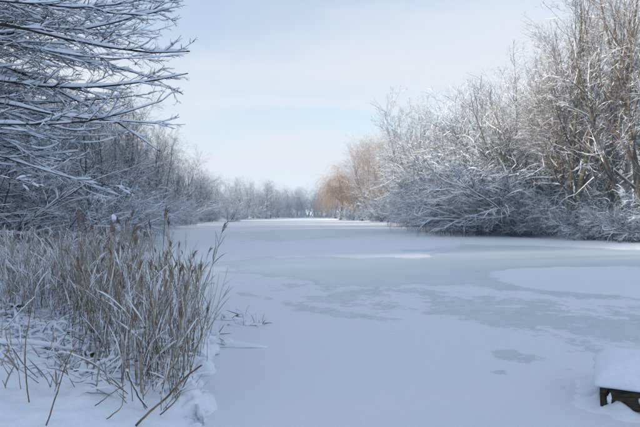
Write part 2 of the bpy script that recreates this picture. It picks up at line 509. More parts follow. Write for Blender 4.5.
# the ice sheet, with the wind-swept patches read off the photograph as ground polygons
def gpoly(pts):
    return [tuple(at(px, py)[:2]) for px, py in pts]
BARE = [  # polygon, strength, softness (share of depth)
    (gpoly([(228, 236), (250, 231.5), (300, 229.6), (340, 229.5), (395, 230.8), (402, 232), (372, 234.5), (340, 237.5), (300, 240), (262, 241.5)]), 0.60, 0.14),
    (gpoly([(212, 263), (250, 258), (300, 257), (350, 258), (400, 258), (442, 257), (428, 249), (470, 245), (540, 246), (640, 250), (700, 254),
            (700, 268), (640, 267), (560, 266), (510, 268), (488, 275), (500, 284), (540, 290), (610, 294), (640, 300), (560, 296), (500, 290),
            (470, 284), (430, 284), (380, 287), (330, 284), (280, 277), (240, 272)]), 0.72, 0.075),
    (gpoly([(216, 290), (250, 296), (290, 305), (310, 312), (345, 318), (400, 322), (412, 318), (350, 312), (305, 304), (262, 296)]), 0.50, 0.035),
    (gpoly([(395, 296), (450, 298), (500, 304), (560, 306), (640, 312), (700, 318), (700, 345), (640, 338), (590, 352), (540, 338), (500, 330), (450, 318), (410, 310)]), 0.44, 0.08),
    (gpoly([(250, 284), (330, 284), (420, 288), (470, 290), (520, 298), (660, 306), (660, 345), (590, 350), (520, 330), (440, 318), (360, 312), (300, 302)]), 0.33, 0.07),
    (gpoly([(478, 351), (505, 348), (548, 357), (542, 365), (505, 361)]), 0.37, 0.03),
    (gpoly([(492, 370), (505, 370), (505, 374), (492, 374)]), 0.5, 0.012),
    (gpoly([(427, 337), (437, 337), (437, 340), (428, 340)]), 0.45, 0.01),
    (gpoly([(552, 378), (562, 377), (563, 381), (553, 381)]), 0.5, 0.01),
    (gpoly([(572, 386), (583, 385), (584, 389), (573, 389)]), 0.5, 0.01),
    (gpoly([(540, 371), (562, 366), (590, 372), (570, 378)]), 0.25, 0.02),
    (gpoly([(545, 385), (570, 380), (592, 388), (580, 396), (556, 394)]), 0.34, 0.03),
    (gpoly([(602, 278), (618, 277), (620, 281), (606, 282)]), 0.7, 0.012),
    (gpoly([(556, 272), (574, 272), (574, 275), (558, 275)]), 0.55, 0.01),
    (gpoly([(396, 249), (440, 249.5), (440, 252), (400, 251.5)]), 0.45, 0.02),
]
WHITE = [gpoly([(494, 274), (520, 269), (570, 267), (640, 269.5), (700, 273), (700, 300), (640, 296), (590, 293), (540, 289), (506, 282)])]
def bare_field(x, y):
    s = np.zeros(x.shape)
    for poly, st, soft in BARE:
        d = poly_sd(x, y, poly) / (soft * np.clip(y, 3, 200))
        s = np.maximum(s, st * sstep(0.9, -0.9, d))
    for poly in WHITE:
        d = poly_sd(x, y, poly) / (0.015 * np.clip(y, 3, 200))
        s = s * (1 - 0.85 * sstep(0.8, -0.8, d))
    return s
xs = np.concatenate([np.arange(-40, -10, 0.8), np.arange(-10, 26, 0.16), np.arange(26, 36, 0.5)])
ys = [1.0]
while ys[-1] < 275: ys.append(ys[-1] + max(0.05, 0.011 * ys[-1]))
ys = np.array(ys)
V, F = sheet(xs, ys, lambda x, y: (fbm(x * 0.5, y * 0.5, 71) - 0.47) * 0.02 + (fbm(x * 3, y * 3, 75, 3) - 0.44) * 0.008)
sd_lake = poly_sd(V[:, 0], V[:, 1], LAKE)
keep = (sd_lake < 2.5)[F].all(1)
F = F[keep]
used = np.unique(F); remap = np.full(len(V), -1); remap[used] = np.arange(len(used))
V = V[used]; F = remap[F]
g = make_mesh('frozen_lake', V, F); g.materials.append(M_ICE)
a_ = g.attributes.new('bare', 'FLOAT', 'POINT')
a_.data.foreach_set('value', bare_field(V[:, 0], V[:, 1]).astype(np.float32))
o = obj('frozen_lake', g); o['kind'] = 'structure'

# ------------------------------------------------------------------ tree prototypes
def emit(levels, name, mats, sides, snow, rng, trunk_levels=1):
    """levels: list of (P,R,L) -> (trunk mesh, crown mesh, snow mesh)"""
    gt, gc, gs = Geo(), Geo(), Geo()
    for i, (P, R, L) in enumerate(levels):
        tubes(gt if i < trunk_levels else gc, P, R, sides[i], 0.06 if i < 2 else 0, rng)
        b_, k_, f_, w_ = snow[i]
        if b_ > 0: snow_on(gs, P, R, rng, b_, k_, f_, wide=w_)
    return (gt.mesh(name + '_trunk', mats[0]), gc.mesh(name + '_crown', mats[1]), gs.mesh(name + '_snow', M_SNOW_TREE))

def trunk_r(r0, N, top=0.2, flare=0.35):
    t = np.linspace(0, 1, N)
    return r0 * (1 - (1 - top) * t ** 0.9) * (1 + flare * np.exp(-t * 14))

def forest_tree(seed, H=17.0, stems=1, twig_mat=None, bark=None, snowy=1.0, spread=1.0, dens=1.0, fine_snow=1.0, stem_tilt=0.20):
    rng = np.random.default_rng(seed)
    S = stems
    d = np.tile([0, 0, 1.0], (S, 1)) + rng.normal(size=(S, 3)) * (0.02 if S == 1 else stem_tilt) * np.array([1, 1, 0])
    st = np.zeros((S, 3)); st[:, :2] = rng.normal(size=(S, 2)) * (0 if S == 1 else 0.18); st[:, 2] = -0.25
    L0 = H * rng.uniform(0.85, 1.0, S) * (1 if S == 1 else 0.95)
    P = grow(st, d, L0, 14, 0.045, 0.035, rng)
    R = np.stack([trunk_r(H * 0.0125 * (1 if S == 1 else rng.uniform(0.55, 0.9)), 14, 0.03) for _ in range(S)])
    lv = [(P, R, L0)]
    lv.append(spawn(P, R, L0, 30 * dens / S ** 0.6, rng, 0.16, 1.0, (22, 58), 0.40 * spread, 0.55, 9, 0.085, 0.06, 0.88, 0.60, rmin=0.014))
    lv.append(spawn(*lv[1], 7.0 * dens, rng, 0.2, 1.0, (25, 55), 0.48, 0.6, 6, 0.12, 0.035, 0.85, 0.4, rmin=0.008))
    lv.append(spawn(*lv[2], 5.0 * dens, rng, 0.15, 1.0, (25, 60), 0.50, 0.6, 4, 0.15, 0.02, 0.8, 0.3, rmin=0.0055))
    lv.append(spawn(*lv[3], 3.6 * dens, rng, 0.1, 1.0, (25, 60), 0.55, 0.65, 3, 0.16, 0.02, 0.6, 0.3, rmin=0.004))
    s = snowy
    sn_ = [(0, 0, 0, 1), (0.022 * s, 0.7, 0.75 * s, 1), (0.018 * s, 0.8, 0.72 * s, 1.1), (0.013 * s, 0.8, 0.62 * s * fine_snow, 1.2), (0.009 * s * fine_snow, 0.6, 0.5 * s * fine_snow, 1.2)]
    return emit(lv, 'forest_tree', (bark or M_BARK_WARM, twig_mat or M_TWIG), (9, 5, 3, 3, 3), sn_, rng)

def shore_shrub(seed, H=6.0, stems=11, lean=0.35, snowy=1.0, dens=1.0, bark=None, thick=1.0, tilt_hi=1.05):
    """many stemmed willow scrub arching out towards +x"""
    rng = np.random.default_rng(seed)
    S = stems
    az = rng.uniform(-1.9, 1.9, S)
    tilt = rng.uniform(0.25, tilt_hi, S)
    d = np.stack([np.cos(az) * np.sin(tilt) + lean, np.sin(az) * np.sin(tilt), np.cos(tilt)], 1)
    st = np.stack([rng.normal(size=S) * 0.35, rng.normal(size=S) * 0.45, np.full(S, -0.2)], 1)
    L0 = H * rng.uniform(0.75, 1.25, S)
    P = grow(st, d, L0, 11, 0.10, -0.015, rng)
    lift = lambda q, lo: np.where(q < lo, lo + 0.5 * (lo - q), q)
    P[:, 2:, 2] = lift(P[:, 2:, 2], 0.3)
    R = np.stack([trunk_r(H * 0.0095 * thick * rng.uniform(0.6, 1.2), 11, 0.15, 0.15) for _ in range(S)])
    lv = [(P, R, L0)]
    lv.append(spawn(P, R, L0, 10 * dens, rng, 0.12, 1.0, (25, 60), 0.42, 0.55, 7, 0.16, 0.01, 0.85, 0.45, rmin=0.008))
    lv.append(spawn(*lv[1], 7 * dens, rng, 0.12, 1.0, (25, 60), 0.48, 0.6, 5, 0.13, -0.01, 0.8, 0.35, rmin=0.006))
    lv.append(spawn(*lv[2], 4.6 * dens, rng, 0.1, 1.0, (25, 60), 0.55, 0.65, 3, 0.16, 0.0, 0.6, 0.3, rmin=0.004))
    for q, (P_, R_, L_) in enumerate(lv):
        if q: P_[:, 1:, 2] = lift(P_[:, 1:, 2], 0.12)
    s = snowy
    sn_ = [(0.05 * s, 0.6, 0.85, 1.1), (0.044 * s, 0.8, 0.76 * s, 1.35), (0.024 * s, 0.7, 0.68 * s, 1.1), (0.013 * s, 0.7, 0.5 * s, 1.1)]
    return emit(lv, 'shore_shrub', (bark or M_BARK_DARK, M_TWIG), (6, 4, 3, 3), sn_, rng)

def weeping_willow(seed, H=13.0):
    rng = np.random.default_rng(seed)
    P = grow(np.array([[0, 0, -0.2]]), np.array([[0.05, 0, 1.0]]), np.array([H * 0.62]), 10, 0.06, 0.03, rng)
    R = trunk_r(0.26, 10, 0.3)[None]
    lv = [(P, R, np.array([H * 0.6]))]
    lv.append(spawn(*lv[0], 20, rng, 0.3, 1.0, (25, 60), 0.62, 0.55, 8, 0.08, 0.06, 0.8, 0.3, rmin=0.02))
    lv.append(spawn(*lv[1], 8, rng, 0.25, 1.0, (25, 60), 0.42, 0.6, 6, 0.10, -0.02, 0.8, 0.3, rmin=0.01))
    lv.append(spawn(*lv[2], 10, rng, 0.2, 1.0, (30, 70), 3.0, 0.5, 7, 0.04, -0.55, 0.4, 0.2, rmin=0.007))
    Pz = lv[3][0]; Pz[:, :, 2] = np.maximum(Pz[:, :, 2], 0.5)
    sn_ = [(0, 0, 0, 1), (0.02, 0.6, 0.6, 1), (0.012, 0.6, 0.5, 1), (0, 0, 0, 1)]
    return emit(lv, 'weeping_willow', (M_BARK_WARM, M_WILLOW), (8, 5, 3, 3), sn_, rng)

FOREST = [forest_tree(101, 17, 1), forest_tree(102, 17, 1, M_TWIG_WARM, spread=1.1), forest_tree(103, 17, 2, snowy=1.1, dens=0.86),
          forest_tree(104, 17, 3, M_TWIG_WARM, snowy=1.1)]
FOREST_DARK = [forest_tree(111, 17, 1, M_TWIG, M_BARK_DARK, 0.72, dens=1.05), forest_tree(112, 17, 2, M_TWIG, M_BARK_DARK, 0.78, dens=0.92)]
TALL_BARE = [forest_tree(121, 19, 1, M_TWIG_WARM, snowy=0.72, spread=0.9, dens=0.95, fine_snow=0.8), forest_tree(122, 19, 3, M_TWIG, snowy=0.72, spread=0.92, dens=0.95, fine_snow=0.8, stem_tilt=0.10)]
SHRUB = [shore_shrub(201), shore_shrub(202, 6, 12, 0.5, dens=0.94), shore_shrub(203, 6, 10, 0.15)]
WILLOW = weeping_willow(301)
TAN = forest_tree(131, 17, 2, M_TAN, snowy=0.75, spread=1.15, dens=0.95, fine_snow=0.6)
LEANER = [shore_shrub(221, 11, 6, 0.30, bark=M_BARK_WARM, thick=1.25, tilt_hi=0.8, snowy=0.85), shore_shrub(222, 11, 5, 0.5, bark=M_BARK_WARM, thick=1.35, tilt_hi=0.7, snowy=0.85)]

def place_tree(proto, name, label, cat, group, x, y, rz, scale, z=None, sxy=1.0):
    zz = float(ground_h(np.array([x]), np.array([y]))[0]) if z is None else z
    t = thing(name, label, cat, (x, y, zz), rz, group)
    t.scale = (scale * sxy, scale * sxy, scale)
    for nm, me in zip(('trunk', 'crown', 'snow'), proto):
        obj(nm, me, t)
    return t

def scatter(n, xr, yr, rng, dmin, dmax, spacing, tries=40000):
    """random spots outside the lake whose distance to the shore lies in a range"""
    out = []
    c = np.stack([rng.uniform(*xr, tries), rng.uniform(*yr, tries)], 1)
    sd = poly_sd(c[:, 0], c[:, 1], LAKE)
    for (x, y), d in zip(c, sd):
        if dmin < d < dmax:
            sp = spacing * (0.75 + 0.5 * min(1.0, y / 150))
            if all((x - a) ** 2 + (y - b_) ** 2 > sp * sp for a, b_ in out):
                out.append((x, y))
                if len(out) >= n: break
    return out

def skyline(px, table):
    return np.interp(px, [a for a, _ in table], [b_ for _, b_ in table])
def height_for(x, y, table, rng, lo, hi, spread=(0.82, 1.0)):
    px = W0 / 2 + FPX * x / y
    top = skyline(px, table)
    h = CAM_Z + (HORIZON - top) / FPX * y - 0.4
    return float(np.clip(h * rng.uniform(*spread), lo, hi))

RIGHT_SKY = [(300, 172), (325, 164), (345, 163), (356, 138), (370, 131), (384, 138), (396, 122), (410, 92), (425, 92), (445, 104), (470, 92), (500, 84), (520, 56), (545, 0), (640, -40), (900, -60)]
LEFT_SKY = [(-400, -60), (0, 30), (60, 60), (110, 78), (150, 62), (160, 112), (175, 132), (195, 155), (212, 172), (226, 182), (236, 178), (252, 180), (268, 179), (280, 186), (300, 192), (320, 190)]

rng = np.random.default_rng(5)
KINDS = ['single trunked grey twigged', 'single trunked brown twigged', 'twin trunked grey twigged', 'three trunked brown twigged']
# wood on the bank opposite the reeds: front rows then deeper rows
spots = scatter(46, (8, 34), (30, 190), rng, 2.0, 8.0, 3.4) + scatter(62, (10, 75), (28, 230), rng, 8.0, 45.0, 5.2)
for x, y in spots:
    px = W0 / 2 + FPX * x / y
    if px > 700 or px < 318: continue
    if 325 < px < 352 and y < 190: continue
    d = float(poly_sd(np.array([x]), np.array([y]), LAKE)[0])
    h = height_for(x, y, RIGHT_SKY, rng, 6.5, 27.0 if px < 520 else 25.0, (0.84, 1.02))
    k = rng.integers(len(FOREST)); row = 'at the front' if d < 8 else 'in the depth'
    p = FOREST[k] if px < 555 or rng.random() < 0.5 else TALL_BARE[k // 2]
    if 322 < px < 388 and rng.random() < 0.75: p = TAN
    place_tree(p, 'bare_tree', KINDS[k] + ' bare tree ' + row + ' of the wood across the ice', 'tree',
               KINDS[k] + ' trees ' + row + ' of the wood across the ice', x, y, rng.uniform(0, 6.28), h / 17.0, sxy=rng.uniform(0.85, 1.15))
# tall trees near the water at the right hand end of that bank
for (px, d, k, sc, rz, lab) in [
        (612, 42.5, 0, 1.2, 0.4, 'tall straight trunked bare tree behind the white bramble heap'),
        (571, 42.0, 1, 1.15, 2.1, 'several stemmed bare tree leaning out of the shore scrub'),
        (640, 38.5, 0, 1.15, 3.9, 'tall dark trunked bare tree beyond the white bramble heap'),
        (592, 50.0, 1, 1.25, 5.2, 'clump of slender bare trunks behind the tall straight tree'),
        (551, 52.0, 0, 1.2, 1.0, 'pale barked bare tree rising out of the dark willow scrub')]:
    p = at(px, 240, depth=d)
    place_tree(TALL_BARE[k], 'tall_bare_tree', lab, 'tree', None, p[0], d, rz, sc)
# trees farther right, just out of view, whose branches reach into it
for x, y, sc, rz in [(25.5, 33, 1.0, 0.5), (28, 38, 1.0, 2.5), (30, 46, 1.05, 4.0)]:
    place_tree(TALL_BARE[0], 'tall_bare_tree', 'tall bare tree at the bend of the bank with long snowy limbs', 'tree', 'tall trees at the bend of the bank', x, y, rz, sc)

# trees of the front row that lean out towards the light over the ice
for i, (px, d_) in enumerate([(408, 104), (418, 92), (430, 84), (442, 76), (455, 68), (470, 62), (486, 58), (504, 54), (520, 52), (545, 48), (582, 45)]):
    p = at(px + 4, 230, depth=d_)
    place_tree(LEANER[i % 2], 'leaning_tree', 'snow lined tree with long limbs leaning out over the shore scrub', 'tree', 'leaning trees at the front of the wood',
               p[0] + 2.0, d_, math.pi + rng.uniform(-0.8, 0.5), rng.uniform(0.8, 1.15) * (1.25 if px < 440 else 1.0))

# scrub hanging over the ice along that bank
for i, f in enumerate(np.linspace(0, 1, 34)):
    seg = np.array([(20.8, 34.8), (17.3, 39.5), (14.0, 45), (13.4, 52), (14.2, 70), (15, 105), (10, 150), (6.5, 181)])
    w = np.array([0, .14, .30, .42, .62, .80, .92, 1.0])
    x = np.interp(f, w, seg[:, 0]) + rng.uniform(0.6, 1.8); y = np.interp(f, w, seg[:, 1]) + rng.uniform(-0.8, 0.8)
    px = W0 / 2 + FPX * x / y
    if 326 < px < 352: continue
    h = rng.uniform(1.6, 3.6) if px > 545 else rng.uniform(6.2, 7.6) if 465 < px < 520 else rng.uniform(2.4, 6.0)
    sz = 'low' if h < 4.6 else 'middling' if h < 5.8 else 'tall'
    place_tree(SHRUB[i % 3], 'willow_shrub', sz + ' snow laden willow scrub arching over the ice below the wood', 'shrub',
               sz + ' scrub along the wooded shore', x, y, math.pi + rng.uniform(-0.7, 0.7), h / 5.2)
for x, y in scatter(46, (14, 46), (33, 120), rng, 2.2, 16, 2.9):
    px = W0 / 2 + FPX * x / y
    if px > 690: continue
    place_tree(SHRUB[rng.integers(3)], 'understorey_shrub', 'thin snowy understorey shrub among the trunks of the wood', 'shrub',
               'understorey of the wood', x, y, rng.uniform(0, 6.28), rng.uniform(0.5, 0.95))
for px, d_, sc_ in [(374, 132, 1.2), (380, 124, 1.3), (386, 118, 1.1), (392, 112, 1.3)]:
    p = at(px, 222, depth=d_)
    place_tree(SHRUB[2], 'willow_shrub', 'rounded snowy shrub between the tan trees and the leaning trees', 'shrub', 'rounded shrubs by the tan trees', p[0] + 1.2, d_, rng.uniform(0, 6), sc_)
# white heap of brambles at the foot of the tall tree
bramble = shore_shrub(209, 2.0, 16, 0.0, snowy=2.2, dens=0.62)
p = at(618, 243, depth=36.6)
place_tree(bramble, 'bramble_heap', 'low white heap of snow buried brambles at the edge of the ice', 'bush', None, p[0], p[1] + 0.8, 0.3, 1.0)
p = at(645, 243, depth=36.0)
place_tree(bramble, 'bramble_heap', 'second snow buried bramble heap under the dark trunked tree', 'bush', None, p[0], p[1] + 0.8, 2.3, 0.95)

# weeping willow with tan twigs
p = at(341, 220, depth=178)
place_tree(WILLOW, 'weeping_willow', 'weeping willow with tan orange hanging twigs at the far shore', 'tree', None, p[0] - 0.6, 168, 0.5, 1.6)
for px, d_, sc_, rz in [(357, 168, 1.28, 0.3), (367, 156, 1.35, 2.0), (377, 146, 1.25, 4.1), (349, 184, 1.15, 5.0)]:
    p = at(px, 220, depth=d_)
    place_tree(TAN, 'tan_tree', 'tall tan twigged bare tree beside the weeping willow', 'tree', 'tan twigged trees by the willow', p[0] + 1.0, d_, rz, sc_)
p = at(351, 220, depth=176)
place_tree(WILLOW, 'weeping_willow', 'smaller weeping willow half hidden by the shore scrub beside the tan one', 'tree', None, p[0], 182, 2.7, 1.05)
p = at(329, 220, depth=200)
place_tree(FOREST[3], 'bare_tree', 'pale rounded bare tree behind the tan weeping willow', 'tree', None, p[0] + 2.5, 205, 0.5, 1.12, sxy=1.3)

# bank on the reeds' side
spots = scatter(60, (-60, -9), (27, 150), rng, 2.0, 14.0, 3.6) + scatter(50, (-90, -12), (24, 170), rng, 14, 50.0, 5.5)
for x, y in spots:
    px = W0 / 2 + FPX * x / y
    if px < -120: continue
    h = height_for(x, y, LEFT_SKY, rng, 4.5, 15.0, (0.78, 1.0))
    k = rng.integers(2) if rng.random() < 0.7 else 2 + rng.integers(4)
    p = (FOREST_DARK + FOREST)[k]; kd = ['single trunked dark', 'twin trunked dark'][k] if k < 2 else KINDS[k - 2]
    place_tree(p, 'bare_tree', kd + ' bare tree in the dark wood behind the reed bed', 'tree', kd + ' trees of the wood behind the reeds',
               x, y, rng.uniform(0, 6.28), h / 17.0, sxy=rng.uniform(1.0, 1.35))
for x, y in scatter(52, (-60, -8), (24, 150), rng, 1.0, 9, 2.9):
    px = W0 / 2 + FPX * x / y
    if px < -80: continue
    sc_ = rng.uniform(0.5, 1.0); sz = 'low' if sc_ < 0.66 else 'middling' if sc_ < 0.83 else 'tall'
    place_tree(SHRUB[rng.integers(3)], 'willow_shrub', sz + ' snowy willow scrub along the shore behind the reed bed', 'shrub', sz + ' scrub behind the reeds',
               x, y, rng.uniform(-1.2, 1.2), sc_)
p = at(131, 225, depth=46)
place_tree(FOREST[1], 'bare_tree', 'bare tree with plastered white trunk standing out of the dark scrub behind the reeds', 'tree', None, p[0], 46, 1.0, 0.80)
# the same wood goes on beside and behind the viewer and keeps the lake in shade
for x, y in scatter(140, (-85, -18.5), (-50, 62), rng, 8, 90, 4.2):
    if W0 / 2 + FPX * x / max(y, 0.1) > -45 and y > 0: continue
    place_tree(FOREST_DARK[rng.integers(2)], 'bare_tree', 'unseen snowy tree added beside the viewpoint to block the sun', 'tree', 'trees beside the viewpoint',
               x, y, rng.uniform(0, 6.28), rng.uniform(0.85, 1.05), sxy=1.35)

for y0 in (4, 8, 12):  # unseen trees added along the sun's line to block it from the foreground
    for t_ in (25, 33, 41, 49):
        x, y = -0.94 * t_ + rng.uniform(-1.5, 1.5), y0 - 0.34 * t_ + rng.uniform(-1.2, 1.2)
        if y > 0 and W0 / 2 + FPX * x / y > -45: continue
        place_tree(FOREST_DARK[rng.integers(2)], 'bare_tree', 'unseen snowy tree added beside the viewpoint to block the sun', 'tree', 'trees beside the viewpoint',
                   x, y, rng.uniform(0, 6.28), rng.uniform(0.85, 1.05), sxy=1.5)

for i in range(30):  # scrub added out of view to stop low sun striping the ice
    t_ = (19.5, 23.5, 27.5)[i % 3]; y0 = 26 + 0.75 * i
    x, y = -0.94 * t_ + rng.uniform(-0.8, 0.8), y0 - 0.34 * t_ + rng.uniform(-0.6, 0.6)
    if W0 / 2 + FPX * x / y > -20: continue
    place_tree(SHRUB[i % 3], 'willow_shrub', 'snowy willow scrub added out of view to keep sun off the ice', 'shrub', 'scrub added to shade the ice',
               x, y, rng.uniform(0, 6.28), rng.uniform(1.2, 1.5))

# far end of the lake
for x, y in scatter(150, (-60, 24), (150, 310), rng, 1.5, 44, 3.2):
    px = W0 / 2 + FPX * x / y
    if px < 205 or px > 330: continue
    h = height_for(x, y, LEFT_SKY, rng, 5, 18, (0.8, 1.0))
    k = rng.integers(4)
    place_tree(FOREST[k], 'far_tree', 'hazy ' + KINDS[k] + ' tree at the far end of the lake', 'tree', KINDS[k] + ' trees at the far end',
               x, y, rng.uniform(0, 6.28), h / 17.0, sxy=rng.uniform(1.1, 1.5))
for i in range(46):
    x, y = -34 + 62 * (i + rng.random()) / 46, rng.uniform(272, 325)
    k = rng.integers(4)
    place_tree(FOREST[k], 'far_tree', 'hazy ' + KINDS[k] + ' tree at the far end of the lake', 'tree', KINDS[k] + ' trees at the far end',
               x, y, rng.uniform(0, 6.28), rng.uniform(0.75, 0.98), sxy=1.6)
for x, y in scatter(75, (-46, 16), (118, 300), rng, 0.3, 12, 2.6):
    px = W0 / 2 + FPX * x / y
    if px < 200 or px > 330: continue
    place_tree(SHRUB[rng.integers(3)], 'far_shrub', 'small snowy shrub on the far shore', 'shrub', 'shrubs on the far shore',
               x, y, rng.uniform(0, 6.28), rng.uniform(0.5, 0.9))
p = at(230, 222, depth=126)
place_tree(SHRUB[2], 'lone_shrub', 'small dark stemmed shrub standing alone at the ice edge', 'shrub', None, p[0], 126, 0.0, 0.9, z=0.0)

# ------------------------------------------------------------------ the overhanging tree beside the reeds
rng = np.random.default_rng(77)
TR = np.array([-9.6, 9.2])
tz = float(ground_h(TR[:1], TR[1:])[0])
near = thing('overhanging_tree', 'bare tree whose long snow loaded boughs hang over the reed bed', 'tree', (TR[0], TR[1], tz))
def local(P): return P - np.array([TR[0], TR[1], tz])
NB = 14
tp = grow(np.array([[0, 0, -0.3]]), np.array([[0.05, 0.0, 1.0]]), np.array([12.0]), 14, 0.03, 0.03, rng)
tr_ = trunk_r(0.26, 14, 0.25)[None]
gt = Geo(); tubes(gt, tp, tr_, 12, 0.03, rng)
obj('trunk', gt.mesh('near_trunk', M_BARK_DARK), near)
KEY = [  # photo polylines of the boughs that stand out, with depth and base radius
    ([(-40, 10), (0, 22), (50, 30), (88, 45), (120, 44), (150, 58), (176, 54), (187, 48)], 8.0, 0.042),
    ([(-40, -12), (25, -2), (62, 11), (95, 10), (120, 2), (150, -6)], 7.6, 0.034),
    ([(-40, 66), (0, 78), (45, 86), (85, 82), (125, 86), (168, 72), (186, 70)], 8.6, 0.040),
    ([(-40, 88), (0, 98), (45, 112), (90, 121), (135, 118), (160, 121)], 8.2, 0.034),
    ([(-40, 50), (0, 60), (40, 84), (90, 108), (128, 132), (150, 150)], 9.0, 0.034),
    ([(-40, 118), (0, 122), (60, 128), (100, 122), (140, 112), (160, 100)], 7.8, 0.030),
    ([(-40, 138), (0, 146), (40, 160), (80, 178), (122, 181)], 8.6, 0.026),
    ([(-40, 168), (0, 173), (18, 180), (34, 186)], 7.2, 0.024),
    ([(-40, 130), (10, 148), (50, 178), (90, 190), (124, 201)], 9.4, 0.024),
    ([(-40, 34), (0, 36), (60, 36), (100, 34), (140, 22), (170, 6)], 9.2, 0.034),
    ([(-40, -30), (0, -14), (60, -2), (110, 18), (150, 24), (172, 8)], 8.8, 0.034),
    ([(-40, 100), (0, 106), (40, 104), (90, 96), (130, 100), (150, 92)], 10.0, 0.030),
    ([(-40, 20), (20, 44), (70, 62), (110, 66), (150, 70), (178, 92)], 10.2, 0.034),
    ([(-40, 156), (0, 158), (46, 150), (84, 146)], 9.6, 0.022),
]
def smooth_poly(pts, n):
    pts = np.asarray(pts, float)
    s = np.concatenate([[0], np.cumsum(np.linalg.norm(np.diff(pts, axis=0), axis=1))])
    q = np.linspace(0, s[-1], n)
    c = np.stack([np.interp(q, s, pts[:, k]) for k in range(pts.shape[1])], 1)
    for _ in range(2):
        c[1:-1] = 0.25 * c[:-2] + 0.5 * c[1:-1] + 0.25 * c[2:]
    return c
def near_bough(pts3, r0):
    c = smooth_poly(pts3, NB)
    c = c + np.cumsum(rng.normal(size=c.shape) * 0.013, axis=0)
    return c, r0 * (1 - 0.82 * np.linspace(0, 1, NB) ** 1.1)
BP, BR, BL = [], [], []
def trunk_at(z):
    zz = np.clip(z - tz, 0.5, 11.5)
    return np.array([np.interp(zz, tp[0, :, 2], tp[0, :, k]) for k in range(3)]) + np.array([TR[0], TR[1], tz])
for pts, dep, r0 in KEY:
    p3 = [at(px, py, depth=dep + rng.uniform(-0.15, 0.15) + 0.5 * i / len(pts)) for i, (px, py) in enumerate(pts)]
    root = trunk_at(p3[0][2] - 0.7)
    mid = 0.5 * (root + p3[0]) + np.array([0, 0, 0.12])
    c, r = near_bough([root, mid] + p3, r0 * 1.25)
    BP.append(c); BR.append(r); BL.append(np.linalg.norm(np.diff(c, axis=0), axis=1).sum())
for i in range(44):        # the boughs in between
    zt = rng.uniform(-20, 150); dep = rng.uniform(7.6, 11.8)
    xe = rng.uniform(60, 172) - max(0, zt - 95) * 0.8
    sag_ = rng.uniform(6, 34); lift_ = rng.uniform(-26, 8)
    ps = [(-40, zt - 6), (0, zt), (0.35 * xe, zt + 0.55 * sag_), (0.65 * xe, zt + sag_), (0.85 * xe, zt + sag_ + 0.3 * lift_), (xe, zt + sag_ + lift_)]
    p3 = [at(px, py, depth=dep + 0.5 * k) for k, (px, py) in enumerate(ps)]
    root = trunk_at(p3[0][2] - 0.8)
    c, r = near_bough([root, 0.5 * (root + p3[0]) + np.array([0, 0, 0.1])] + p3, rng.uniform(0.013, 0.027))
    BP.append(c); BR.append(r); BL.append(np.linalg.norm(np.diff(c, axis=0), axis=1).sum())
for i in range(7):         # boughs growing away from the lake
    z = rng.uniform(2.5, 10.5); root = trunk_at(z + tz)
    a = rng.uniform(0.75, 5.4)
    c = grow(root[None], np.array([[math.cos(a), math.sin(a), 0.25]]), np.array([rng.uniform(3, 5)]), NB, 0.05, -0.01, rng)[0]
    BP.append(c); BR.append(0.04 * (1 - 0.8 * np.linspace(0, 1, NB))); BL.append(4.0)
BP = np.array(BP); BR = np.array(BR); BL = np.array(BL)
for i in range(len(BP)):
    gb = Geo(); tubes(gb, local(BP[i:i + 1]), BR[i:i + 1], 7, 0.05, rng)
    bo = obj('bough', gb.mesh('bough', M_BARK_DARK), near)
    def dense(P, n):
        return np.stack([smooth_poly(p, n) for p in P])
    Pd = dense(BP[i:i + 1], 60); Rd = np.interp(np.linspace(0, 1, 60), np.linspace(0, 1, NB), BR[i])[None]
    gs = Geo(); snow_on(gs, local(Pd), Rd, rng, 0.027, 0.5, 0.72, fine=True, wide=1.0, lean_pow=1.0)
    obj('snow_ridge', gs.mesh('bough_snow', M_SNOW), bo)
N1 = spawn(BP, BR, BL, 16, rng, 0.30, 1.0, (14, 44), 0.22, 0.55, 8, 0.09, 0.018, 0.8, 0.80, flat=0.5, bias=(0.10, 0.05, 0), rmin=0.006)
N2 = spawn(*N1, 5.0, rng, 0.15, 1.0, (22, 55), 0.44, 0.6, 5, 0.10, 0.03, 0.75, 0.3, flat=0.3, rmin=0.004)
N3 = spawn(*N2, 2.2, rng, 0.15, 1.0, (25, 60), 0.45, 0.7, 4, 0.14, 0.04, 0.5, 0.2, rmin=0.003)
gc, gs = Geo(), Geo()
for (P, R, L), K, (b_, k_, f_) in zip((N1, N2, N3), (4, 3, 3), ((0.024, 0.6, 0.66), (0.016, 0.7, 0.55), (0.009, 0.7, 0.3))):
    P = local(P)
    tubes(gc, P, R, K)
    snow_on(gs, P, R, rng, b_, k_, f_, fine=(K > 3), wide=1.1, lean_pow=1.0)
obj('crown', gc.mesh('near_crown', M_BARK_DARK), near)
obj('snow', gs.mesh('near_snow', M_SNOW), near)

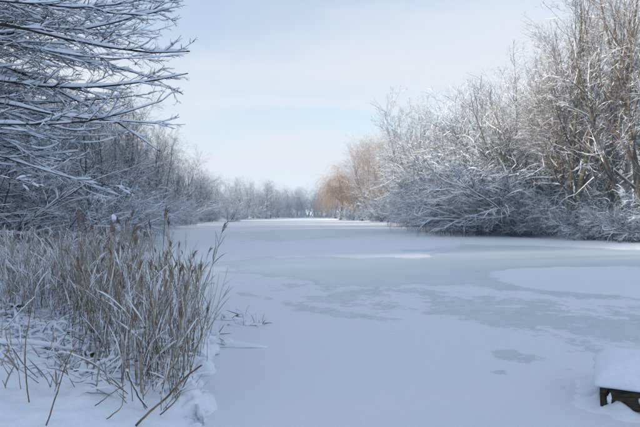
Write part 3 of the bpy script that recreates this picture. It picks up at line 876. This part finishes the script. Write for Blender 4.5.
# ------------------------------------------------------------------ reeds
rng = np.random.default_rng(9)
def reed_arrays(B, rng, H=(1.1, 1.75), N=9, lean=0.12, lean_dir=None, bend=0.02, sag=0.0):
    d = np.tile([0, 0, 1.0], (B, 1))
    d[:, :2] += rng.normal(size=(B, 2)) * lean
    if lean_dir is not None: d[:, :2] += lean_dir
    L = rng.uniform(*H, B)
    P = grow(np.zeros((B, 3)), d, L, N, bend, -sag, rng)
    return P, L
def reed_leaves(P, L, rng, per=3, length=(0.3, 0.6), half=(0.004, 0.009), sag=0.28):
    R = np.full(P.shape[:2], 0.003)
    cP, cR, ln = spawn(P, R, np.full(len(P), 1.0), per, rng, 0.25, 0.92, (7, 26), 0.36, 1, 7, 0.05, -sag * 0.22, 0, 0.0)
    h = rng.uniform(*half, len(cP))[:, None] * np.sin(np.linspace(0.5, math.pi - 0.05, 7))[None]
    side = unit(rng.normal(size=(len(cP), 3)) * np.array([1, 1, 0.2]))
    return cP, h, side

REEDS = []
for s in range(16):
    r_ = np.random.default_rng(400 + s)
    kink = s % 4 == 3
    P, L = reed_arrays(1, r_, (1.25, 1.8), 10, 0.09, None, 0.03, 0.01)
    if kink:                                   # snapped over near the top
        k = r_.integers(5, 8); a = r_.uniform(0, 6.28)
        dn = unit(np.array([math.cos(a), math.sin(a), -r_.uniform(0.2, 1.1)]))
        for q in range(k, 10): P[0, q] = P[0, k - 1] + dn * (q - k + 1) * L[0] / 12
    gs_ = Geo(); tubes(gs_, P, np.linspace(0.0048, 0.0024, 10)[None], 5)
    parts = [('stem', gs_.mesh('reed_stem', M_REED if s % 3 else M_REED_DARK))]
    lp, lh, ls = reed_leaves(P, L, r_, 4.0)
    for q in range(len(lp)):
        gl = Geo(); ribbons(gl, lp[q:q + 1], lh[q:q + 1] * 1.25, ls[q:q + 1])
        parts.append(('leaf', gl.mesh('reed_leaf', M_REED)))
    if s % 2 == 0 and not kink:
        tip = P[0, -1]; dr = unit(P[0, -1] - P[0, -3]); a = r_.uniform(0, 6.28)
        B = 26
        st = tip[None] - dr[None] * r_.uniform(0, 0.10, (B, 1))
        dd = dr[None] + r_.normal(size=(B, 3)) * 0.12 + np.array([math.cos(a), math.sin(a), 0]) * 0.25
        pp = grow(st, dd, r_.uniform(0.05, 0.17, B), 5, 0.08, -0.16, r_)
        gp = Geo(); ribbons(gp, pp, r_.uniform(0.002, 0.004, B)[:, None] * np.array([0.5, 1, 1, 0.8, 0.1])[None], unit(r_.normal(size=(B, 3))))
        parts.append(('seed_head', gp.mesh('reed_seed_head', M_PLUME)))
    gsn = Geo()
    if len(lp): snow_on(gsn, lp, lh * 0.8, r_, 0.009, 0.4, 0.25, wide=0.8)
    if gsn.n: parts.append(('snow', gsn.mesh('reed_snow', M_SNOW)))
    REEDS.append(parts)

def reed_spot(px, py):
    """pixel of a reed's foot -> spot on the bank (foot on the snow)"""
    z = 0.25
    for _ in range(4):
        p = at(px, py, z); z = float(ground_h(p[:1], p[1:2])[0])
    return p[0], p[1], z

def front_y(px):           # front edge of the stand in the photo, as foot pixels
    return np.interp(px, [0, 40, 85, 100, 120, 150, 175, 200, 214], [330, 330, 348, 364, 378, 392, 392, 384, 336])
count = 0
while count < 230:
    px = rng.uniform(70, 209) if rng.random() < 0.86 else rng.uniform(0, 80)
    fy = front_y(px) + rng.normal() * 9
    py = fy - (fy - 258) * rng.random() ** 0.75
    x, y, z = reed_spot(px, py)
    if poly_sd(np.array([x]), np.array([y]), LAKE)[0] < -0.12: continue
    k = rng.integers(16)
    kd = 'snapped over' if k % 4 == 3 else 'plumed' if k % 2 == 0 else 'plain leafy'
    t = thing('reed_stalk', kd + ' dry tan reed stalk in the stand at the water edge', 'reed', (x, y, z - 0.03), rng.uniform(0, 6.28),
              kd + ' reeds standing at the water edge')
    sc_ = rng.uniform(0.5, 0.9) * (0.8 if px < 85 else 1.0)
    t.scale = (sc_,) * 3
    t.rotation_euler = (rng.normal() * 0.09, 0.05 + rng.normal() * 0.10, rng.uniform(0, 6.28))
    for nm, me in REEDS[k]: obj(nm, me, t)
    count += 1

# the mass of blades and broken stems between them
def mass(n, pxr, fy_fun, far_y, H, per, rng, geo_s, geo_l, geo_n, thick=0.003, snow_fill=0.5, sd_min=-0.1, lean=0.16, half=(0.004, 0.009), powr=1.3):
    px = rng.uniform(*pxr, n); fy = fy_fun(px)
    py = fy - (fy - far_y) * rng.random(n) ** powr
    z = np.full(n, 0.25)
    for _ in range(4):
        tzv = -(py - HORIZON) / FPX; d = (z - CAM_Z) / tzv
        x = (px - W0 / 2) / FPX * d; z = ground_h(x, d)
    ok = poly_sd(x, d, LAKE) > sd_min
    x, y, z = x[ok], d[ok], z[ok]
    P, L = reed_arrays(len(x), rng, H, 8, lean, None, 0.05, 0.015)
    P = P + np.stack([x, y, z - 0.03], 1)[:, None]
    tubes(geo_s, P, thick * np.linspace(1.2, 0.5, 8)[None] * np.ones((len(x), 1)), 3)
    lp, lh, ls = reed_leaves(P, L, rng, per, half=half)
    gh = ground_h(lp[:, :, 0], lp[:, :, 1]); lp[:, :, 2] = np.maximum(lp[:, :, 2], gh + 0.01)
    ribbons(geo_l, lp, lh, ls)
    if snow_fill > 0:
        snow_on(geo_n, lp, lh * 0.8, rng, 0.014, 0.4, snow_fill, wide=0.9)
gA, gB, gC = Geo(), Geo(), Geo()
mass(430, (60, 208), lambda p: front_y(p) + rng.normal(size=len(p)) * 7, 254, (0.35, 1.25), 1.9, rng, gA, gB, gC, 0.0032, 0.8)
mass(520, (0, 120), lambda p: np.full_like(p, 318.0), 240, (0.35, 0.95), 2.6, rng, gA, gB, gC, 0.0034, 0.95)
mass(420, (0, 165), lambda p: np.full_like(p, 262.0), 238, (0.5, 1.1), 2.4, rng, gA, gB, gC, 0.004, 0.9, half=(0.006, 0.012))
mass(40, (-5, 112), lambda p: np.full_like(p, 392.0), 346, (0.08, 0.38), 1.2, rng, gA, gB, gC, 0.0035, 0.4, lean=0.5, powr=1.0)
mass(26, (100, 196), lambda p: front_y(p) + 26, 384, (0.08, 0.4), 1.4, rng, gA, gB, gC, 0.0035, 0.5, lean=0.6, powr=1.0)
rb = thing('reed_bed', 'dense tangle of dry reed blades filling the bank edge', 'reeds'); rb['kind'] = 'stuff'
for nm, gg, mt in (('stem', gA, M_REED_DARK), ('leaf', gB, M_REED), ('snow', gC, M_SNOW)):
    o = obj(nm, gg.mesh('reed_bed_' + nm, mt), rb); o['kind'] = 'stuff'

# snow covered low growth on the bank: arching sprigs under thick snow
def undergrowth(n, pxr, pyr, rng, gs, gn, length=(0.18, 0.5), thick=0.004, snow_b=0.03, ksnow=3.0):
    px = rng.uniform(*pxr, n); py = rng.uniform(*pyr, n)
    z = np.full(n, 0.3)
    for _ in range(4):
        tzv = -(py - HORIZON) / FPX; d = (z - CAM_Z) / tzv
        x = (px - W0 / 2) / FPX * d; z = ground_h(x, d)
    ok = poly_sd(x, d, LAKE) > 0.15
    x, y, z = x[ok], d[ok], z[ok]; B = len(x)
    a = rng.uniform(0, 6.28, B); u = rng.uniform(0.3, 1.2, B)
    dd = np.stack([np.cos(a), np.sin(a), u], 1)
    P = grow(np.stack([x, y, z - 0.02], 1), dd, rng.uniform(*length, B), 9, 0.11, -0.17, rng)
    gh = ground_h(P[:, :, 0], P[:, :, 1]); P[:, 1:, 2] = np.maximum(P[:, 1:, 2], gh[:, 1:] + 0.005)
    R = thick * np.linspace(1.2, 0.6, 9)[None] * rng.uniform(0.6, 1.3, (B, 1))
    tubes(gs, P, R, 3)
    snow_on(gn, P, R, rng, snow_b, ksnow * 0.7, 0.6, fine=(thick < 0.0055), wide=1.2, lean_pow=1.0)
gA, gC = Geo(), Geo()
undergrowth(800, (-10, 125), (262, 347), rng, gA, gC, (0.2, 0.5), 0.004, 0.018)
undergrowth(700, (-10, 150), (240, 264), rng, gA, gC, (0.3, 0.7), 0.006, 0.03)
undergrowth(420, (70, 205), (280, 380), rng, gA, gC, (0.12, 0.4), 0.004, 0.014)
undergrowth(40, (-5, 100), (345, 372), rng, gA, gC, (0.15, 0.35), 0.003, 0.012)
ug = thing('undergrowth', 'low tangled plants bowed under snow on the reed bank', 'undergrowth'); ug['kind'] = 'stuff'
for nm, gg, mt in (('stem', gA, M_REED_DARK), ('snow', gC, M_SNOW)):
    o = obj(nm, gg.mesh('undergrowth_' + nm, mt), ug); o['kind'] = 'stuff'

# two bulrushes standing above the reeds
def lathe(geo, prof, K=10, c=(0, 0)):
    prof = np.asarray(prof, float)
    a = np.arange(K) * 2 * math.pi / K
    V = np.stack([c[0] + prof[:, 0:1] * np.cos(a), c[1] + prof[:, 0:1] * np.sin(a), prof[:, 1:2] * np.ones(K)], -1)
    geo.add(V, grid_faces(1, len(prof), K, True))
def bulrush(px, py_top, depth, foot_depth_z, label, snow_top, lean=0.0):
    top = at(px, py_top, depth=depth)
    z0 = float(ground_h(top[:1], top[1:2])[0])
    H = top[2] - z0
    t = thing('bulrush', label, 'bulrush', (top[0], top[1], z0 - 0.03)); t.rotation_euler = (0, lean, 0)
    gs_ = Geo(); tubes(gs_, np.array([[[0, 0, q * (H + 0.03) * 0.9 / 5] for q in range(6)]]), np.full((1, 6), 0.0075), 6)
    obj('stem', gs_.mesh('bulrush_stem', M_REED), t)
    gh = Geo(); b0 = H - 0.36
    lathe(gh, [(0.004, b0), (0.014, b0 + 0.015), (0.0175, b0 + 0.05), (0.0185, b0 + 0.15), (0.017, b0 + 0.26), (0.012, b0 + 0.29), (0.004, b0 + 0.30), (0.003, H + 0.03), (0.0005, H + 0.031)])
    obj('seed_head', gh.mesh('bulrush_head', M_PLUME), t)
    for q in range(3):
        pp = grow(np.array([[0, 0, 0.1]]), np.array([[rng.normal() * .12, rng.normal() * .12, 1]]), np.array([H * rng.uniform(0.6, 0.85)]), 7, 0.03, -0.02, rng)
        gl = Geo(); ribbons(gl, pp, (0.008 * np.sin(np.linspace(0.6, 3.05, 7)))[None], np.array([[1.0, rng.normal(), 0]]))
        obj('leaf', gl.mesh('bulrush_leaf', M_REED), t)
    if snow_top:
        gsn = Geo(); blob(gsn, (0.016, -0.004, b0 + 0.22), (0.034, 0.028, 0.045), rng, rough=0.9, flat_bottom=False)
        obj('snow', gsn.mesh('bulrush_snow', M_SNOW), t)

def blob(geo, c, r, rng, nu=14, nv=9, rough=0.22, flat_bottom=True):
    """an uneven lump of snow"""
    u = np.linspace(0, 2 * math.pi, nu, endpoint=False); v = np.linspace(0.02, math.pi - 0.02, nv)
    ph = rng.uniform(0, 50, 2)
    U, Vv = np.meshgrid(u, v)
    sx, sy_, sz = np.cos(U) * np.sin(Vv), np.sin(U) * np.sin(Vv), np.cos(Vv)
    k = 1 + rough * 2.6 * (fbm(sx * 1.6 + ph[0] + sz, sy_ * 1.6 + ph[1] - sz, 3, 3) - 0.44)
    X = c[0] + r[0] * k * np.sin(Vv) * np.cos(U); Y = c[1] + r[1] * k * np.sin(Vv) * np.sin(U)
    cz = np.cos(Vv); 
    if flat_bottom: cz = np.where(cz < 0, cz * 0.35, cz)
    Z = c[2] + r[2] * k * cz
    geo.add(np.stack([X, Y, Z], -1), grid_faces(1, nv, nu, True)[:, ::-1])

bulrush(78.5, 203, 9.0, 0, 'slim bulrush with a brown head and no snow on it', False)
bulrush(110, 207, 8.4, 0, 'bulrush carrying a dab of snow on its brown head', True, 0.02)

# fallen and leaning stalks of the foreground, one by one
STALKS = [  # photo points with height above the local snow, radius, snow, label
    ([(-20, 343, .12), (30, 344, .14), (76, 351, .10)], 0.009, 0.035, 'snow topped stalk lying level across the bank'),
    ([(80, 374, .05), (97, 367, .12), (117, 357, .20)], 0.010, 0.016, 'broad broken stalk rising with a thick snow ridge'),
    ([(46, 426, .02), (58, 385, .22), (70, 352, .40)], 0.005, 0.0, 'thin bare stem leaning over the smooth snow'),
    ([(29, 402, .02), (31, 372, .18), (33, 300, .62)], 0.005, 0.0, 'thin upright stem standing alone in the smooth snow'),
    ([(12, 348, .12), (24, 362, .08), (37, 377, .02)], 0.006, 0.012, 'short bent stalk poking down into the snow beside the level stalk'),
    ([(95, 406, .02), (108, 394, .10), (124, 384, .18)], 0.004, 0.0, 'low thin stem slanting across the bare snow slope'),
    ([(107, 419, .02), (116, 405, .12), (123, 384, .22)], 0.004, 0.0, 'short thin stem bent up toward the snow cushion'),
    ([(127, 371, .30), (136, 389, .14), (146, 408, .02)], 0.008, 0.012, 'broad brown blade snapped and leaning down to the slope'),
    ([(141, 352, .55), (141, 372, .22), (141, 392, .02)], 0.011, 0.0, 'thick pale dead stalk standing upright at the front of the reeds'),
    ([(180, 347, .50), (172, 370, .26), (161, 393, .02)], 0.010, 0.0, 'thick tan stalk leaning out from the water edge'),
    ([(136, 425, .02), (146, 416, .09), (163, 404, .10), (185, 380, .2), (202, 367, .28)], 0.009, 0.0, 'dark crooked stalk arching over the lip of the bank'),
    ([(60, 325, .10), (95, 300, .35), (118, 290, .45)], 0.005, 0.006, 'long grey stem slanting up into the reed stand'),
    ([(3, 330, .06), (22, 309, .22), (36, 296, .34)], 0.006, 0.008, 'dark stem slanting out of the snowed undergrowth'),
    ([(121, 340, .25), (140, 332, .30), (172, 340, .22)], 0.008, 0.030, 'bowed stalk with a ridge of snow inside the reed stand'),
    ([(160, 415, .02), (178, 402, .12), (192, 376, .24), (203, 330, .6)], 0.005, 0.0, 'slender stem leaning over the ice edge'),
]
def on_bank(px, py, up):
    z = 0.25
    for _ in range(5):
        p = at(px, py, z + up); z = float(ground_h(p[:1], p[1:2])[0])
    return at(px, py, z + up)
for pts, r0, sn_, lab in STALKS:
    p0 = on_bank(*pts[0]); dep0 = p0[1]
    # keep the stalk near one depth: its foot is where it touches the snow
    low = min(range(len(pts)), key=lambda q: pts[q][2])
    dep = on_bank(*pts[low])[1]
    P3 = [at(a, b_, depth=dep + 0.12 * (i - low)) for i, (a, b_, h_) in enumerate(pts)]
    c = smooth_poly(P3, 24)
    c = c + np.cumsum(rng.normal(size=c.shape) * 0.0016, axis=0) + 0.02 * np.sin(np.linspace(0, math.pi, 24))[:, None] * rng.normal(size=3)
    base = c[0 if low == 0 else -1].copy()
    t = thing('broken_stalk', lab, 'stalk', tuple(base))
    P = (c - base)[None]; R = (r0 * np.linspace(1.0, 0.7, 24))[None]
    gs_ = Geo(); tubes(gs_, P, R, 6, 0.05, rng)
    obj('stem', gs_.mesh('stalk_stem', M_REED_DARK if r0 < 0.0095 and sn_ < 0.02 else M_REED), t)
    if sn_ > 0:
        gsn = Geo(); snow_on(gsn, P, R, rng, sn_, 0.6, 1.2, fine=True, wide=1.1, lean_pow=0.7)
        obj('snow', gsn.mesh('stalk_snow', M_SNOW), t)

# snow cushions overhanging the lip of the bank
gN = Geo()
lip = smooth_poly([(-1.02, 4.2), (-1.02, 4.7), (-1.16, 5.3), (-1.28, 5.9), (-1.42, 6.8), (-1.7, 8.4)], 60)
for q in range(1, 60, 2):
    x, y = lip[q] + rng.normal(size=2) * np.array([0.06, 0.08])
    s_ = rng.uniform(0.05, 0.17)
    blob(gN, (x - 0.08, y, 0.0), (s_ * rng.uniform(0.8, 1.2), s_ * rng.uniform(1.0, 1.6), s_ * rng.uniform(0.5, 0.95)), rng, 26, 16, 0.9)
sl = obj('snow_cushions', gN.mesh('snow_cushions', M_SNOW)); sl['kind'] = 'stuff'
tag(sl, 'uneven snow cushions along the lip of the reed bank', 'snow')

# snowed-in tufts frozen into the ice off the reeds
TUFTS = [(226, 319, .16, 'flat snow capped tuft frozen into the ice, the one touching the reeds'),
         (246, 325, .15, 'snow capped tuft farthest out on the ice from the reeds'),
         (243, 316, .10, 'small snow capped tuft at the back of the frozen group'),
         (262, 324, .07, 'tiny snow dab beside the frozen tufts'),
         (210, 334, .14, 'low snow cushion at the foot of the outermost reeds'),
         (222, 345, .17, 'long low snow drift over a stem lying on the ice')]
for px, py, r, lab in TUFTS:
    p = at(px, py, 0.0)
    t = thing('ice_tuft', lab, 'tuft', (p[0], p[1], -0.004))
    gN = Geo()
    blob(gN, (0, 0, 0.0), (r * 1.5 * (1.6 if py > 340 else 1), r * 0.8, r * 0.20), rng, 26, 13, rough=1.0)
    for q in range(4):
        blob(gN, (rng.uniform(-0.8, 0.8) * r, rng.uniform(-0.35, 0.35) * r, 0.006), (r * rng.uniform(0.35, 0.7), r * rng.uniform(0.25, 0.45), r * rng.uniform(0.2, 0.42)), rng, 20, 11, rough=0.9)
    obj('snow', gN.mesh('tuft_snow', M_SNOW), t)
    B = 7
    st = np.stack([rng.normal(size=B) * r * 0.7, rng.normal(size=B) * r * 0.3, np.zeros(B)], 1)
    pp = grow(st, np.stack([rng.normal(size=B), rng.normal(size=B) * .4, rng.uniform(0.2, 1, B)], 1), rng.uniform(0.12, 0.34, B) * (0.6 if r < 0.09 else 1), 6, 0.12, -0.10, rng)
    pp[:, 1:, 2] = np.maximum(pp[:, 1:, 2], 0.012)
    for q in range(B):
        gl = Geo(); ribbons(gl, pp[q:q + 1], (0.006 * np.array([.6, 1, 1, .8, .6, .1]))[None], unit(rng.normal(size=(1, 3))))
        obj('blade', gl.mesh('tuft_blade', M_REED_DARK), t)

# ------------------------------------------------------------------ landing stage corner under its snow cap
p = at(600, 409, 0.0)
stage = thing('landing_stage', 'corner of a low dark wooden landing stage under a thick snow cap', 'landing stage', (p[0], p[1], 0.0), math.radians(-26))
def beam(name, x0, x1, y0, y1, z0, z1, mat=M_WOOD, bev=0.012):
    import bmesh
    bm = bmesh.new(); bmesh.ops.create_cube(bm, size=1.0)
    for v in bm.verts:
        v.co = Vector((x0 + (v.co.x + .5) * (x1 - x0), y0 + (v.co.y + .5) * (y1 - y0), z0 + (v.co.z + .5) * (z1 - z0)))
    bmesh.ops.bevel(bm, geom=bm.edges[:], offset=bev, segments=2, affect='EDGES')
    bmesh.ops.subdivide_edges(bm, edges=[e for e in bm.edges if e.calc_length() > 0.1], cuts=3)
    for v in bm.verts: v.co += Vector(rng.normal(size=3) * 0.003)
    me = bpy.data.meshes.new(name); bm.to_mesh(me); bm.free(); me.materials.append(mat)
    return obj(name, me, stage)
beam('post', 0.0, 0.055, 0.0, 0.07, -0.10, 0.205)
beam('post', 0.30, 0.36, 0.02, 0.09, -0.10, 0.20)
for q in (1.1, 1.8, 2.5): beam('post', q, q + 0.07, 0.04, 0.11, -0.10, 0.20)
for i in range(9):
    beam('plank', 0.07 + i * 0.29, 0.07 + i * 0.29 + 0.278, -0.004 + 0.006 * (i % 2), 0.035, 0.015 - 0.012 * (i % 2), 0.197)
for i in range(6):
    beam('deck_board', -0.005, 2.70, 0.0 + i * 0.155, 0.0 + i * 0.155 + 0.145, 0.203, 0.228)
beam('side_board', 0.004, 0.036, 0.08, 0.92, 0.02, 0.196)
nx, ny = 84, 40
gx, gy = np.meshgrid(np.linspace(-0.045, 2.77, nx), np.linspace(-0.045, 0.98, ny))
e_ = np.minimum(np.minimum(gx + 0.045, 2.77 - gx), np.minimum(gy + 0.045, 0.98 - gy))
top = 0.236 + 0.155 * (1 - np.exp(-e_ / 0.075)) + (fbm(gx * 4, gy * 4, 55, 3) - 0.44) * 0.05 * sstep(0, 0.1, e_) + 0.05 * sstep(0.1, 0.6, e_)
bot = np.full_like(top, 0.2295) - 0.02 * (e_ <= 1e-6)
V = np.concatenate([np.stack([gx, gy, np.maximum(top, bot + 0.003)], -1).reshape(-1, 3), np.stack([gx, gy, bot], -1).reshape(-1, 3)])
wob = (vnoise(V[:, 0] * 9, V[:, 1] * 9, 3) - .5) * 0.03
V[:, 0] += wob; V[:, 1] += (vnoise(V[:, 0] * 9 + 40, V[:, 1] * 9, 4) - .5) * 0.03
fa = grid_faces(1, ny, nx, False)
rim = np.concatenate([np.arange(nx), np.arange(1, ny) * nx + nx - 1, (ny - 1) * nx + np.arange(nx - 2, -1, -1), np.arange(ny - 2, 0, -1) * nx])
n_ = nx * ny
side_f = np.stack([rim, rim + n_, np.roll(rim, -1) + n_, np.roll(rim, -1)], 1)
me = make_mesh('snow_cap', V, [fa, fa[:, ::-1] + n_, side_f]); me.materials.append(M_SNOW)
obj('snow_cap', me, stage)
gN = Geo()
nx, ny = 110, 52
gx, gy = np.meshgrid(np.linspace(-0.42, 3.1, nx), np.linspace(-0.42, 1.2, ny))
qx = np.maximum(np.maximum(-gx, gx - 2.73), 0); qy = np.maximum(np.maximum(-gy, gy - 0.95), 0)
q = np.hypot(qx, qy)
inside_ = (qx + qy) == 0
nz = fbm(gx * 6, gy * 6, 61, 4) - 0.44
hgt = 0.10 * np.exp(-q / 0.09) * (0.75 + 2.2 * nz) + 0.05 * np.maximum(nz, 0) * sstep(0.35, 0.1, q) - 0.012
hgt = np.where(inside_, np.minimum(hgt, 0.05), hgt)
gN.add(np.stack([gx, gy, hgt], -1), grid_faces(1, ny, nx, False))
for a, z, s_, t_ in [(0.075, 0.105, 0.020, 0.055), (0.38, 0.075, 0.075, 0.07), (0.62, 0.10, 0.06, 0.05)]:
    blob(gN, (a, -0.004, z), (s_, 0.014, t_), rng, 22, 15, rough=0.8, flat_bottom=False)
obj('drifted_snow', gN.mesh('drifted_snow', M_SNOW), stage)

# ------------------------------------------------------------------ winter haze
import bmesh
bm = bmesh.new(); bmesh.ops.create_cube(bm, size=1.0)
for v in bm.verts:
    v.co = Vector((v.co.x * 1300, v.co.y * 1260 + 300, v.co.z * 31 + 12.5))
me = bpy.data.meshes.new('haze'); bm.to_mesh(me); bm.free()
hz = bpy.data.materials.new('haze'); hz.use_nodes = True
hz.node_tree.nodes.clear()
ho = hz.node_tree.nodes.new('ShaderNodeOutputMaterial')
hv = hz.node_tree.nodes.new('ShaderNodeVolumePrincipled')
hv.inputs['Color'].default_value = (0.62, 0.80, 1.0, 1)
hv.inputs['Density'].default_value = 0.0012
hv.inputs['Anisotropy'].default_value = 0.1
hz.node_tree.links.new(hv.outputs[0], ho.inputs['Volume'])
me.materials.append(hz)
o = obj('haze', me); o['kind'] = 'stuff'
tag(o, 'pale winter haze hanging over the whole lake', 'haze')
tot = 0
for m in bpy.data.meshes:
    tot += len(m.loops) - 2 * len(m.polygons)
print('TRIANGLES', tot, 'OBJECTS', len(bpy.data.objects))
